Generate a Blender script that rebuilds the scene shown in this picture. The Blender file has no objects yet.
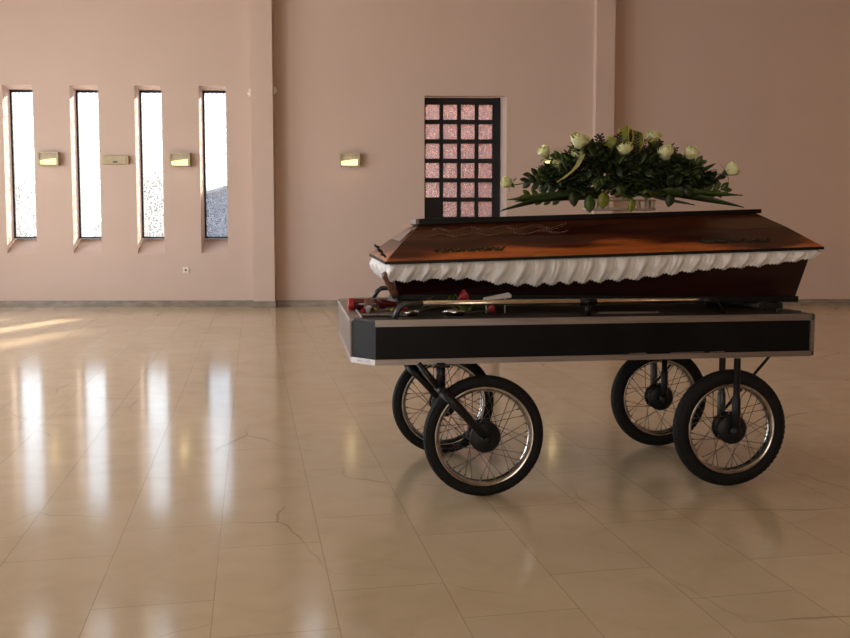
import bpy, math, random
from mathutils import Matrix, Vector, noise
R = math.radians
PI = math.pi
rnd = random.Random(7)
sc = bpy.context.scene
col = sc.collection

# ------------------------------------------------------------------ materials
def newmat(name):
    m = bpy.data.materials.new(name); m.use_nodes = True
    nt = m.node_tree; nt.nodes.clear()
    out = nt.nodes.new('ShaderNodeOutputMaterial')
    return m, nt, out

def N(nt, t, **kw):
    n = nt.nodes.new(t)
    for k, v in kw.items():
        if k in n.inputs: n.inputs[k].default_value = v
        else: setattr(n, k, v)
    return n

def ramp(nt, src, stops, interp='LINEAR'):
    r = nt.nodes.new('ShaderNodeValToRGB'); r.color_ramp.interpolation = interp
    e = r.color_ramp.elements
    while len(e) < len(stops): e.new(0.5)
    for q, (p, c) in zip(e, stops):
        q.position = p; q.color = (c[0], c[1], c[2], 1) if not isinstance(c, (int, float)) else (c, c, c, 1)
    nt.links.new(src, r.inputs['Fac'])
    return r

def mat(name, c, rough=0.5, metal=0.0, c2=None, scale=20.0, detail=4.0, bump=0.0, bscale=None, coat=0.0,
        stretch=(1, 1, 1), spec=0.5, sheen=0.0, rvar=0.0, subs=0.0):
    m, nt, out = newmat(name)
    p = N(nt, 'ShaderNodeBsdfPrincipled', Roughness=rough, Metallic=metal)
    p.inputs['Specular IOR Level'].default_value = spec
    p.inputs['Coat Weight'].default_value = coat
    p.inputs['Coat Roughness'].default_value = 0.08
    p.inputs['Sheen Weight'].default_value = sheen
    nt.links.new(p.outputs[0], out.inputs[0])
    tc = N(nt, 'ShaderNodeTexCoord'); mp = N(nt, 'ShaderNodeMapping')
    mp.inputs['Scale'].default_value = stretch
    nt.links.new(tc.outputs['Object'], mp.inputs[0])
    no = N(nt, 'ShaderNodeTexNoise', Scale=scale, Detail=detail)
    nt.links.new(mp.outputs[0], no.inputs['Vector'])
    if c2 is None: c2 = tuple(x * 0.82 for x in c)
    rr = ramp(nt, no.outputs['Fac'], [(0.3, c2), (0.7, c)])
    nt.links.new(rr.outputs[0], p.inputs['Base Color'])
    if rvar:
        mr = N(nt, 'ShaderNodeMapRange'); mr.inputs['To Min'].default_value = max(0, rough - rvar); mr.inputs['To Max'].default_value = rough + rvar
        nt.links.new(no.outputs['Fac'], mr.inputs['Value']); nt.links.new(mr.outputs[0], p.inputs['Roughness'])
    if bump:
        nb = N(nt, 'ShaderNodeTexNoise', Scale=bscale or scale * 3, Detail=3.0)
        nt.links.new(mp.outputs[0], nb.inputs['Vector'])
        b = N(nt, 'ShaderNodeBump', Strength=bump, Distance=0.004)
        nt.links.new(nb.outputs['Fac'], b.inputs['Height']); nt.links.new(b.outputs[0], p.inputs['Normal'])
    return m

def emit(name, c, s):
    m, nt, out = newmat(name)
    e = N(nt, 'ShaderNodeEmission', Strength=s); e.inputs['Color'].default_value = (*c, 1)
    nt.links.new(e.outputs[0], out.inputs[0])
    return m

def glass_mat(name, tint, body, scale=28.0, thr=(0.42, 0.56)):
    # patterned (cathedral) glass: clear cells in a milky relief
    m, nt, out = newmat(name)
    tc = N(nt, 'ShaderNodeTexCoord')
    v = N(nt, 'ShaderNodeTexVoronoi', Scale=scale); v.feature = 'SMOOTH_F1'
    no = N(nt, 'ShaderNodeTexNoise', Scale=scale * 0.9, Detail=2.0)
    nt.links.new(tc.outputs['Object'], v.inputs['Vector']); nt.links.new(tc.outputs['Object'], no.inputs['Vector'])
    r = ramp(nt, no.outputs['Fac'], [(thr[0], 0.10), (thr[1], 0.62)])
    tr = N(nt, 'ShaderNodeBsdfTransparent'); tr.inputs[0].default_value = (*tint, 1)
    tl = N(nt, 'ShaderNodeBsdfTranslucent'); tl.inputs[0].default_value = (*body, 1)
    gl = N(nt, 'ShaderNodeBsdfGlossy', Roughness=0.12); gl.inputs[0].default_value = (.9, .9, .9, 1)
    bp = N(nt, 'ShaderNodeBump', Strength=0.5, Distance=0.004)
    nt.links.new(v.outputs['Distance'], bp.inputs['Height']); nt.links.new(bp.outputs[0], gl.inputs['Normal'])
    mx = N(nt, 'ShaderNodeMixShader'); nt.links.new(r.outputs[0], mx.inputs[0])
    nt.links.new(tr.outputs[0], mx.inputs[1]); nt.links.new(tl.outputs[0], mx.inputs[2])
    m2 = N(nt, 'ShaderNodeMixShader'); m2.inputs[0].default_value = 0.05
    nt.links.new(mx.outputs[0], m2.inputs[1]); nt.links.new(gl.outputs[0], m2.inputs[2])
    nt.links.new(m2.outputs[0], out.inputs[0])
    return m

def floor_mat():
    m, nt, out = newmat('polished marble tiles')
    p = N(nt, 'ShaderNodeBsdfPrincipled', Roughness=0.1)
    p.inputs['IOR'].default_value = 1.5
    nt.links.new(p.outputs[0], out.inputs[0])
    tc = N(nt, 'ShaderNodeTexCoord')
    # u = along the joints (back and slightly left), v = across
    mp = N(nt, 'ShaderNodeMapping'); mp.vector_type = 'POINT'
    a = R(10.9)
    mp.inputs['Rotation'].default_value = (0, 0, -(PI / 2 + a))
    mp.inputs['Location'].default_value = (0.13, 0.245, 0)
    nt.links.new(tc.outputs['Object'], mp.inputs[0])
    br = N(nt, 'ShaderNodeTexBrick')
    br.offset = 0.37; br.squash = 1.0
    br.inputs['Scale'].default_value = 1.0
    br.inputs['Brick Width'].default_value = 0.76
    br.inputs['Row Height'].default_value = 0.379
    br.inputs['Mortar Size'].default_value = 0.0022
    br.inputs['Mortar Smooth'].default_value = 0.3
    br.inputs['Color1'].default_value = (0.2, 0.2, 0.2, 1)
    br.inputs['Color2'].default_value = (0.8, 0.8, 0.8, 1)
    br.inputs['Mortar'].default_value = (0.5, 0.5, 0.5, 1)
    nt.links.new(mp.outputs[0], br.inputs['Vector'])
    n1 = N(nt, 'ShaderNodeTexNoise', Scale=3.2, Detail=8.0, Roughness=0.62, Distortion=1.2)
    nt.links.new(tc.outputs['Object'], n1.inputs['Vector'])
    base = ramp(nt, n1.outputs['Fac'], [(0.25, (0.62, 0.50, 0.33)), (0.5, (0.68, 0.56, 0.38)), (0.75, (0.72, 0.60, 0.425))])
    # per-tile tone
    hs = N(nt, 'ShaderNodeMix'); hs.data_type = 'RGBA'; hs.blend_type = 'MULTIPLY'; hs.inputs['Factor'].default_value = 1.0
    tone = ramp(nt, br.outputs['Color'], [(0.0, (0.93, 0.925, 0.92)), (1.0, (1.0, 1.0, 1.0))])
    nt.links.new(base.outputs[0], hs.inputs[6]); nt.links.new(tone.outputs[0], hs.inputs[7])
    # fine brown veins
    nd = N(nt, 'ShaderNodeTexNoise', Scale=1.3, Detail=3.5)
    nt.links.new(tc.outputs['Object'], nd.inputs['Vector'])
    add = N(nt, 'ShaderNodeVectorMath', operation='MULTIPLY_ADD')
    nt.links.new(nd.outputs['Color'], add.inputs[0]); add.inputs[1].default_value = (0.4, 0.4, 0.4)
    nt.links.new(tc.outputs['Object'], add.inputs[2])
    vo = N(nt, 'ShaderNodeTexVoronoi', Scale=0.95); vo.feature = 'DISTANCE_TO_EDGE'
    nt.links.new(add.outputs[0], vo.inputs['Vector'])
    vr = ramp(nt, vo.outputs['Distance'], [(0.0, 1.0), (0.006, 0.0)])
    nm = N(nt, 'ShaderNodeTexNoise', Scale=1.1, Detail=2.0)
    nt.links.new(tc.outputs['Object'], nm.inputs['Vector'])
    nmr = ramp(nt, nm.outputs['Fac'], [(0.50, 0.0), (0.62, 0.7)])
    mu = N(nt, 'ShaderNodeMath', operation='MULTIPLY'); nt.links.new(vr.outputs[0], mu.inputs[0]); nt.links.new(nmr.outputs[0], mu.inputs[1])
    mv = N(nt, 'ShaderNodeMix'); mv.data_type = 'RGBA'
    nt.links.new(mu.outputs[0], mv.inputs['Factor']); nt.links.new(hs.outputs[2], mv.inputs[6]); mv.inputs[7].default_value = (0.23, 0.16, 0.10, 1)
    # joints
    mj = N(nt, 'ShaderNodeMix'); mj.data_type = 'RGBA'
    jf = N(nt, 'ShaderNodeMath', operation='MULTIPLY'); nt.links.new(br.outputs['Fac'], jf.inputs[0]); jf.inputs[1].default_value = 0.38
    nt.links.new(jf.outputs[0], mj.inputs['Factor']); nt.links.new(mv.outputs[2], mj.inputs[6]); mj.inputs[7].default_value = (0.20, 0.145, 0.09, 1)
    nt.links.new(mj.outputs[2], p.inputs['Base Color'])
    # polish varies from tile to tile and with traffic
    n2 = N(nt, 'ShaderNodeTexNoise', Scale=2.0, Detail=4.0)
    nt.links.new(tc.outputs['Object'], n2.inputs['Vector'])
    rm = N(nt, 'ShaderNodeMapRange'); rm.inputs['To Min'].default_value = 0.07; rm.inputs['To Max'].default_value = 0.14
    nt.links.new(n2.outputs['Fac'], rm.inputs['Value'])
    ra = N(nt, 'ShaderNodeMath', operation='MULTIPLY_ADD'); nt.links.new(br.outputs['Color'], ra.inputs[0]); ra.inputs[1].default_value = 0.03
    nt.links.new(rm.outputs[0], ra.inputs[2]); nt.links.new(ra.outputs[0], p.inputs['Roughness'])
    bp = N(nt, 'ShaderNodeBump', Strength=0.25, Distance=0.002)
    inv = N(nt, 'ShaderNodeMath', operation='SUBTRACT'); inv.inputs[0].default_value = 1.0; nt.links.new(br.outputs['Fac'], inv.inputs[1])
    nt.links.new(inv.outputs[0], bp.inputs['Height']); nt.links.new(bp.outputs[0], p.inputs['Normal'])
    return m

def wood_mat():
    # amber at the rim, dark red higher up and towards the ends; grain lengthwise
    m, nt, out = newmat('amber and dark red varnished wood')
    p = N(nt, 'ShaderNodeBsdfPrincipled', Roughness=0.28)
    p.inputs['Coat Weight'].default_value = 0.15; p.inputs['Coat Roughness'].default_value = 0.12
    nt.links.new(p.outputs[0], out.inputs[0])
    tc = N(nt, 'ShaderNodeTexCoord')
    mp = N(nt, 'ShaderNodeMapping'); mp.inputs['Scale'].default_value = (0.5, 1, 1.5)
    nt.links.new(tc.outputs['Object'], mp.inputs[0])
    n0 = N(nt, 'ShaderNodeTexNoise', Scale=4.5, Detail=4.0, Distortion=0.5); nt.links.new(mp.outputs[0], n0.inputs['Vector'])
    sx = N(nt, 'ShaderNodeSeparateXYZ'); nt.links.new(tc.outputs['Object'], sx.inputs[0])
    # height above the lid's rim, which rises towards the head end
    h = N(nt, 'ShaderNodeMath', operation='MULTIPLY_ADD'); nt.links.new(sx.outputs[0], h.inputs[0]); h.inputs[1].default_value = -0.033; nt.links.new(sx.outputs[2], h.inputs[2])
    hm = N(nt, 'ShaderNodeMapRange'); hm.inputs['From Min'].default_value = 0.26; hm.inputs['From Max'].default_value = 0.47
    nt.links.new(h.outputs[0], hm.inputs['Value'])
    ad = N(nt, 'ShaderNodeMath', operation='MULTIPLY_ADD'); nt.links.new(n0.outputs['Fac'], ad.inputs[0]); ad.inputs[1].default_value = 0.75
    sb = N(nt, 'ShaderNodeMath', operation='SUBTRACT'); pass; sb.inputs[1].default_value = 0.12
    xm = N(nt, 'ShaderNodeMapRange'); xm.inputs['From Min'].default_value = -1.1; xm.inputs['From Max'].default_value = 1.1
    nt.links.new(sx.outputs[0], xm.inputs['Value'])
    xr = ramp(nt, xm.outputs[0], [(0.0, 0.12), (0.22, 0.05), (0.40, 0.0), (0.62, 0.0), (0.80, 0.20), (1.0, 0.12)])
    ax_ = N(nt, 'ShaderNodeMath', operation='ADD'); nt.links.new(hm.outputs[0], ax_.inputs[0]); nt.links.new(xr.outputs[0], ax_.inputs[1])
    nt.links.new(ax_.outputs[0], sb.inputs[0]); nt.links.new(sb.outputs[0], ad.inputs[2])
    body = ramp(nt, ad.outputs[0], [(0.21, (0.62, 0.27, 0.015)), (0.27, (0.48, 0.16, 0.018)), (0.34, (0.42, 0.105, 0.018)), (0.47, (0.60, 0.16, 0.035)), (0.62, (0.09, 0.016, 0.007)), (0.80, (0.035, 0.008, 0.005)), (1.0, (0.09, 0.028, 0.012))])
    g = N(nt, 'ShaderNodeMapping'); g.inputs['Scale'].default_value = (0.6, 22, 22); nt.links.new(tc.outputs['Object'], g.inputs[0])
    n1 = N(nt, 'ShaderNodeTexNoise', Scale=3.0, Detail=5.0); nt.links.new(g.outputs[0], n1.inputs['Vector'])
    gr = ramp(nt, n1.outputs['Fac'], [(0.3, 0.72), (0.65, 1.0)])
    mx = N(nt, 'ShaderNodeMix'); mx.data_type = 'RGBA'; mx.blend_type = 'MULTIPLY'; mx.inputs['Factor'].default_value = 1.0
    nt.links.new(body.outputs[0], mx.inputs[6]); nt.links.new(gr.outputs[0], mx.inputs[7])
    nt.links.new(mx.outputs[2], p.inputs['Base Color'])
    return m

M = {}
M['plaster'] = mat('pinkish beige plaster', (0.60, 0.475, 0.418), 0.75, c2=(0.58, 0.457, 0.40), scale=1.5, bump=0.12, bscale=60)
M['ceiling'] = mat('ceiling white', (0.46, 0.36, 0.26), 0.9, scale=2)
M['sideplaster'] = mat('warm brown plaster', (0.40, 0.26, 0.18), 0.8, scale=2)
M['floor'] = floor_mat()
M['skirt'] = mat('grey marble skirting', (0.33, 0.285, 0.23), 0.25, c2=(0.20, 0.175, 0.145), scale=5, stretch=(1, 1, 3))
M['steel'] = mat('dark grey painted steel', (0.013, 0.013, 0.017), 0.45, spec=0.3)
M['glass'] = glass_mat('patterned glass', (0.95, 0.97, 1.0), (0.14, 0.155, 0.18), 42.0)
M['doorglass'] = glass_mat('patterned door glass', (0.85, 0.80, 0.81), (0.42, 0.36, 0.37), 34.0)
M['black'] = mat('black lacquer panel', (0.007, 0.007, 0.009), 0.4, c2=(0.004, 0.004, 0.005), scale=6, rvar=0.08, spec=0.18)
M['deck'] = mat('dark scuffed deck', (0.045, 0.036, 0.03), 0.45, c2=(0.015, 0.012, 0.010), scale=9, rvar=0.15, spec=0.3)
M['alu'] = mat('brushed aluminium trim', (0.42, 0.38, 0.37), 0.42, metal=0.85, c2=(0.30, 0.27, 0.26), scale=14, stretch=(0.3, 3, 3), bump=0.1)
M['endpanel'] = mat('worn grey metal end panel', (0.21, 0.185, 0.18), 0.35, metal=0.4, c2=(0.15, 0.13, 0.125), scale=5)
M['brass'] = mat('worn brass tube', (0.90, 0.82, 0.68), 0.24, metal=1.0, c2=(0.78, 0.66, 0.48), scale=30)
M['dkmetal'] = mat('dark grey metal', (0.07, 0.07, 0.075), 0.4, metal=0.5)
M['blkmetal'] = mat('black painted metal', (0.009, 0.009, 0.011), 0.38, spec=0.3)
M['chrome'] = mat('chrome rim', (0.62, 0.60, 0.58), 0.2, metal=1.0, c2=(0.4, 0.38, 0.36), scale=25)
M['spoke'] = mat('dull spoke wire', (0.22, 0.19, 0.17), 0.4, metal=0.8)
M['rubber'] = mat('black rubber', (0.009, 0.009, 0.010), 0.7, scale=30, spec=0.25)
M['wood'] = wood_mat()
M['hull'] = mat('dark mahogany varnish', (0.030, 0.006, 0.005), 0.3, c2=(0.010, 0.003, 0.003), scale=3, stretch=(0.4, 3, 3), spec=0.35)
M['edge'] = mat('near black varnish', (0.006, 0.004, 0.004), 0.5, spec=0.2)
M['carve'] = mat('dark green bronze scroll', (0.05, 0.055, 0.028), 0.45, metal=0.4, c2=(0.02, 0.02, 0.012), scale=60)
M['relief'] = mat('carved brown relief', (0.15, 0.045, 0.018), 0.3, c2=(0.06, 0.016, 0.008), scale=80, coat=0.4)
M['endrelief'] = mat('pale carved relief', (0.34, 0.25, 0.23), 0.35, c2=(0.2, 0.13, 0.12), scale=90, bump=0.5)
M['satin'] = mat('white satin lining', (0.84, 0.83, 0.84), 0.5, c2=(0.76, 0.75, 0.76), scale=8, sheen=0.3)
M['cornerwood'] = mat('carved brown corner', (0.26, 0.13, 0.10), 0.4, c2=(0.12, 0.05, 0.04), scale=70, bump=0.5)
M['leaf'] = mat('dark green leaf', (0.024, 0.042, 0.009), 0.42, c2=(0.010, 0.020, 0.005), scale=14)
M['leaf2'] = mat('mid green leaf', (0.08, 0.13, 0.024), 0.38, c2=(0.035, 0.07, 0.012), scale=14)
M['leafgold'] = mat('yellow green variegated leaf', (0.22, 0.24, 0.03), 0.4, c2=(0.09, 0.13, 0.02), scale=20, stretch=(1, 1, 1))
M['blade'] = mat('long blade leaf', (0.035, 0.065, 0.02), 0.4, c2=(0.016, 0.033, 0.01), scale=6)
M['fern'] = mat('dark brown green fern', (0.030, 0.030, 0.014), 0.5)
M['rosew'] = mat('greenish white petal', (0.82, 0.82, 0.50), 0.55, c2=(0.66, 0.70, 0.36), scale=24)
M['rosered'] = mat('red petal', (0.42, 0.012, 0.025), 0.5, c2=(0.22, 0.006, 0.012), scale=24)
M['stem'] = mat('green stem', (0.06, 0.10, 0.03), 0.5)
M['basket'] = mat('cream basket plastic', (0.50, 0.40, 0.30), 0.5)
M['sheer'] = mat('sheer green ribbon', (0.28, 0.29, 0.13), 0.45)
M['goldedge'] = mat('gold ribbon edge', (0.55, 0.42, 0.08), 0.35)
M['bottle'] = mat('dark red glass', (0.12, 0.008, 0.012), 0.12, c2=(0.05, 0.004, 0.006), scale=12, coat=0.6)
M['red'] = mat('bright red cap', (0.40, 0.015, 0.015), 0.4)
M['foil'] = mat('crumpled silver foil', (0.75, 0.72, 0.7), 0.2, metal=1.0, bump=0.8, bscale=60)
M['paper'] = mat('white paper', (0.7, 0.68, 0.68), 0.6)
M['wraplight'] = mat('clear grey wrapping', (0.30, 0.27, 0.25), 0.3, metal=0.2, bump=0.5, bscale=30)
M['lamphouse'] = mat('pale lamp housing', (0.42, 0.37, 0.27), 0.45)
M['lampinner'] = mat('lamp upper louvre', (0.30, 0.28, 0.24), 0.5)
M['glow'] = emit('warm lamp glow', (1.0, 0.78, 0.30), 2.0)
M['cream'] = mat('yellowed cream plastic', (0.52, 0.44, 0.28), 0.5)
M['white'] = mat('white plastic', (0.85, 0.80, 0.74), 0.45)
M['mark'] = mat('dark blue mark', (0.06, 0.07, 0.12), 0.5)
M['annex'] = mat('pink rendered wall', (0.36, 0.255, 0.245), 0.85, scale=2)
M['shed'] = mat('blue grey cladding', (0.16, 0.19, 0.24), 0.7, scale=2)
M['roof'] = mat('slate roof', (0.12, 0.14, 0.18), 0.6)
M['ground'] = mat('pale paving outside', (0.55, 0.52, 0.48), 0.9)
M['hedge'] = mat('hedge leaves', (0.06, 0.08, 0.07), 0.8)

# ------------------------------------------------------------------ mesh builder
class MB:
    def __init__(s): s.v = []; s.f = []; s.smooth = []
    def face(s, idx, sm=False): s.f.append(tuple(idx)); s.smooth.append(sm)
    def add(s, vs): b = len(s.v); s.v += [tuple(v) for v in vs]; return b
    def quad(s, a, b, c, d, sm=False): k = s.add([a, b, c, d]); s.face((k, k+1, k+2, k+3), sm)
    def hexa(s, p, sm=False):     # p: 4 bottom corners then 4 top corners
        k = s.add(p)
        for f in ((3,2,1,0),(4,5,6,7),(0,1,5,4),(1,2,6,5),(2,3,7,6),(3,0,4,7)): s.face([k+i for i in f], sm)
    def box(s, x0, x1, y0, y1, z0, z1):
        s.hexa([(x0,y0,z0),(x1,y0,z0),(x1,y1,z0),(x0,y1,z0),(x0,y0,z1),(x1,y0,z1),(x1,y1,z1),(x0,y1,z1)])
    def prism(s, poly, z0, z1):
        n = len(poly); k = s.add([(x,y,z0) for x,y in poly] + [(x,y,z1) for x,y in poly])
        s.face([k+i for i in reversed(range(n))]); s.face([k+n+i for i in range(n)])
        for i in range(n): j = (i+1) % n; s.face((k+i, k+j, k+n+j, k+n+i))
    def tube(s, pts, r, seg=10, cap=True, flat=None):
        pts = [Vector(p) for p in pts]; n = len(pts)
        rs = r if isinstance(r, (list, tuple)) else [r]*n
        k0 = len(s.v); up = None
        for i, p in enumerate(pts):
            d = (pts[min(i+1,n-1)] - pts[max(i-1,0)]).normalized()
            if up is None: up = Vector((0,0,1)) if abs(d.z) < 0.9 else Vector((1,0,0))
            a = d.cross(up).normalized(); b = a.cross(d).normalized(); up = b
            for j in range(seg):
                t = 2*PI*j/seg
                fz = flat if flat else 1
                s.v.append(tuple(p + a*math.cos(t)*rs[i] + b*math.sin(t)*rs[i]*fz))
        for i in range(n-1):
            for j in range(seg):
                q = (j+1) % seg
                s.face((k0+i*seg+j, k0+i*seg+q, k0+(i+1)*seg+q, k0+(i+1)*seg+j), True)
        if cap:
            s.face([k0+j for j in reversed(range(seg))]); s.face([k0+(n-1)*seg+j for j in range(seg)])
    def lathe(s, prof, org=(0,0,0), axis=(0,0,1), seg=24, closed=False, sm=True):
        # prof: list of (radius, distance along the axis)
        w = Vector(axis).normalized(); t = Vector((1,0,0)) if abs(w.x) < 0.9 else Vector((0,1,0))
        a = w.cross(t).normalized(); b = w.cross(a); o = Vector(org); k0 = len(s.v); n = len(prof)
        for r, h in prof:
            for j in range(seg):
                q = 2*PI*j/seg; s.v.append(tuple(o + w*h + a*math.cos(q)*r + b*math.sin(q)*r))
        m = n if closed else n-1
        for i in range(m):
            i2 = (i+1) % n
            for j in range(seg):
                j2 = (j+1) % seg
                s.face((k0+i*seg+j, k0+i*seg+j2, k0+i2*seg+j2, k0+i2*seg+j), sm)
    def grid(s, fn, nu, nv, sm=True, wrap=False):
        k = len(s.v)
        for i in range(nu):
            for j in range(nv): s.v.append(tuple(fn(i, j)))
        for i in range(nu if wrap else nu-1):
            i2 = (i+1) % nu
            for j in range(nv-1): s.face((k+i*nv+j, k+i2*nv+j, k+i2*nv+j+1, k+i*nv+j+1), sm)
    def leaf(s, o, d, up, L, W, bend=0.2, seg=4, fold=0.15):
        # a pointed oval leaf with a fold along its midrib
        o = Vector(o); d = Vector(d).normalized(); a = d.cross(Vector(up))
        if a.length < 1e-4: a = d.cross(Vector((1,0,0.3)))
        a.normalize(); n = a.cross(d).normalized(); k = len(s.v)
        for i in range(seg+1):
            t = i/seg; w = W*0.5*(math.sin(PI*min(1, t*0.96+0.02))**0.8); c = o + d*L*t - n*bend*L*t*t
            s.v += [tuple(c - a*w + n*fold*w), tuple(c), tuple(c + a*w + n*fold*w)]
        for i in range(seg):
            b = k+i*3; s.face((b, b+1, b+4, b+3), True); s.face((b+1, b+2, b+5, b+4), True)
    def xf(s, mtx): s.v = [tuple(mtx @ Vector(v)) for v in s.v]; return s
    def build(s, name, m, parent=None, space=None, bevel=0.0, solid=0.0):
        me = bpy.data.meshes.new(name)
        vs = s.v
        if space is not None: vs = [tuple(space @ Vector(v)) for v in vs]
        me.from_pydata(vs, [], s.f); me.materials.append(m)
        me.polygons.foreach_set('use_smooth', s.smooth); me.update()
        o = bpy.data.objects.new(name, me); col.objects.link(o)
        if parent is not None: o.parent = parent
        if bevel:
            b = o.modifiers.new('bevel', 'BEVEL'); b.width = bevel; b.segments = 2; b.limit_method = 'ANGLE'; b.angle_limit = R(35)
        if solid:
            q = o.modifiers.new('thickness', 'SOLIDIFY'); q.thickness = solid; q.offset = 0
        return o

def tag(o, label=None, cat=None, group=None, kind=None):
    if label: o['label'] = label
    if cat: o['category'] = cat
    if group: o['group'] = group
    if kind: o['kind'] = kind
    return o
WM = {}
def empty(name, loc, rz, label, cat, group=None):
    o = bpy.data.objects.new(name, None); o.empty_display_size = 0.1; col.objects.link(o)
    o.location = loc; o.rotation_euler = (0, 0, rz); tag(o, label, cat, group)
    WM[o.name] = Matrix.Translation(loc) @ Matrix.Rotation(rz, 4, 'Z')
    return o
def sp(root, coords): return WM[root.name].inverted() @ coords    # coords frame -> root frame
def dup(o, parent=None):
    c = o.copy(); col.objects.link(c)
    if parent is not None: c.parent = parent
    for ch in list(o.children): dup(ch, c)
    return c

# ------------------------------------------------------------------ camera
cam = bpy.data.cameras.new('camera'); co = bpy.data.objects.new('camera', cam); col.objects.link(co)
co.location = (0, 0, 1.2); co.rotation_euler = (R(86), 0, 0)
cam.sensor_width = 36; cam.lens = 36*900/850; cam.shift_y = -(319-290.93)/850*1.0; cam.clip_end = 200
sc.camera = co
# keep the horizon where it belongs: principal point at pixel row 291
# ------------------------------------------------------------------ the room
AW = 0.027; Y0 = 13.78; TH = 0.32
WALL = Matrix.Translation((0, Y0, 0)) @ Matrix.Rotation(AW, 4, 'Z')   # wall frame: x along, y outward, z up
CEIL = 6.8
def openings_wall(name, rects, u0, u1, z0, z1, m):
    # rects: front (a,b,c,d) = u0,u1,z0,z1 and back (a,b,c,d)
    mb = MB()
    for side in (0, 1):
        ops = [r[side] for r in rects]; y = 0 if side == 0 else TH
        us = sorted({u0, u1, *[q for r in ops for q in r[:2]]}); zs = sorted({z0, z1, *[q for r in ops for q in r[2:]]})
        for i in range(len(us)-1):
            for j in range(len(zs)-1):
                cu = (us[i]+us[i+1])/2; cz = (zs[j]+zs[j+1])/2
                if any(r[0] < cu < r[1] and r[2] < cz < r[3] for r in ops): continue
                p = [(us[i],y,zs[j]),(us[i+1],y,zs[j]),(us[i+1],y,zs[j+1]),(us[i],y,zs[j+1])]
                if side: p.reverse()
                mb.quad(*p)
    for f, b in rects:
        F = [(f[0],0,f[2]),(f[1],0,f[2]),(f[1],0,f[3]),(f[0],0,f[3])]; B = [(b[0],TH,b[2]),(b[1],TH,b[2]),(b[1],TH,b[3]),(b[0],TH,b[3])]
        for i in range(4): j = (i+1) % 4; mb.quad(F[i], B[i], B[j], F[j])
    for x in (u0, u1): mb.quad((x,0,z0),(x,TH,z0),(x,TH,z1),(x,0,z1))
    for z in (z0, z1): mb.quad((u0,0,z),(u1,0,z),(u1,TH,z),(u0,TH,z))
    o = mb.build(name, m); o['kind'] = 'structure'
    return o
slits = [(-6.314,-5.869), (-5.320,-4.898), (-4.358,-3.956), (-3.400,-2.996)]
extra = (-7.35,-6.92)
rects = []
for a, b in slits + [extra]:
    rects.append(((a, b, 0.812, 3.333), (a, b+0.03, 1.04, 3.29)))
rects.append(((-0.008, 1.243, 0.0, 3.195), (-0.07, 1.18, 0.0, 3.215)))
highs = [(-6.3,-5.88), (-5.32,-4.9), (-4.36,-3.96), (-1.95,-1.60)]
for a, b in highs: rects.append(((a, b, 4.85, 6.2), (a, b, 4.85, 6.2)))
bw = openings_wall('wall_back', rects, -8.7, 9.2, 0, CEIL, M['plaster'])
bw.matrix_world = WALL

def frame_window(name, u0, u1, z0, z1, d, m, gl, par_mat, t=0.025):
    w = MB()
    w.box(u0,u0+t,d,d+.05,z0,z1); w.box(u1-t,u1,d,d+.05,z0,z1); w.box(u0+t,u1-t,d,d+.05,z0,z0+t); w.box(u0+t,u1-t,d,d+.05,z1-t,z1)
    o = w.build(name, m); o.matrix_world = par_mat; o['kind'] = 'structure'
    g = MB(); g.box(u0+t,u1-t,d+.02,d+.026,z0+t,z1-t)
    p = g.build('pane', gl, o); return o
k = 1
for a, b in slits:
    frame_window('window_%d' % k, a-0.0, b+0.03, 1.04, 3.29, 0.262, M['steel'], M['glass'], WALL); k += 1
frame_window('window_%d' % k, extra[0], extra[1]+0.03, 1.04, 3.29, 0.262, M['steel'], M['glass'], WALL); k += 1
for a, b in highs:
    frame_window('window_%d' % k, a, b, 4.85, 6.2, 0.262, M['steel'], M['glass'], WALL); k += 1

# grid door
dr = MB(); D0, D1, DZ = -0.065, 1.175, 3.205
d0, d1 = 0.262, 0.312
colx = [0.016 + 0.2735*i for i in range(4)]; pw = 0.213
rowz = [2.868 - 0.2985*i for i in range(10)]; ph = 0.232        # bottoms of the panes
# stiles
edges = [D0] + [q for x in colx for q in (x, x+pw)] + [D1]
for i in range(0, len(edges), 2): dr.box(edges[i], edges[i+1], d0, d1, 0.0, DZ)
# rails
zed = [DZ] + [q for z in rowz for q in (z+ph, z)] + [0.0]
for i in range(0, len(zed), 2):
    for x in colx: dr.box(x, x+pw, d0, d1, zed[i+1], zed[i])
door = dr.build('door_1', M['steel']); door.matrix_world = WALL; door['kind'] = 'structure'
for r_, z in enumerate(rowz):
    for c_, x in enumerate(colx):
        if r_ >= 5 and c_ == 0:
            if r_ == 5:
                b = MB(); b.box(x, x+pw, d0+.005, d1-.005, z, z+ph); b.build('lock_panel', M['steel'], door)
                continue
        b = MB(); b.box(x, x+pw, d0+.02, d0+.027, z, z+ph); b.build('pane', M['doorglass'], door)

# pillars on the back wall
for i, (a, b) in enumerate(((-2.590,-2.268), (2.557,2.835))):
    m = MB(); m.box(a, b, -0.2, 0, 0, CEIL); o = m.build('trim_%d' % (i+1), M['plaster']); o.matrix_world = WALL; o['kind'] = 'structure'
# skirting
m = MB(); h = 0.098
for a, b in ((-8.7,-2.605), (-2.253,-0.008), (1.243,2.542), (2.850,9.2)): m.box(a, b, -0.015, 0, 0, h)
for a, b in ((-2.590,-2.268), (2.557,2.835)):
    m.box(a-.015, b+.015, -0.215, -0.2, 0, h); m.box(a-.015, a, -0.2, 0, 0, h); m.box(b, b+.015, -0.2, 0, 0, h)
o = m.build('baseboard_back', M['skirt']); o.matrix_world = WALL; o['kind'] = 'structure'

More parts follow.
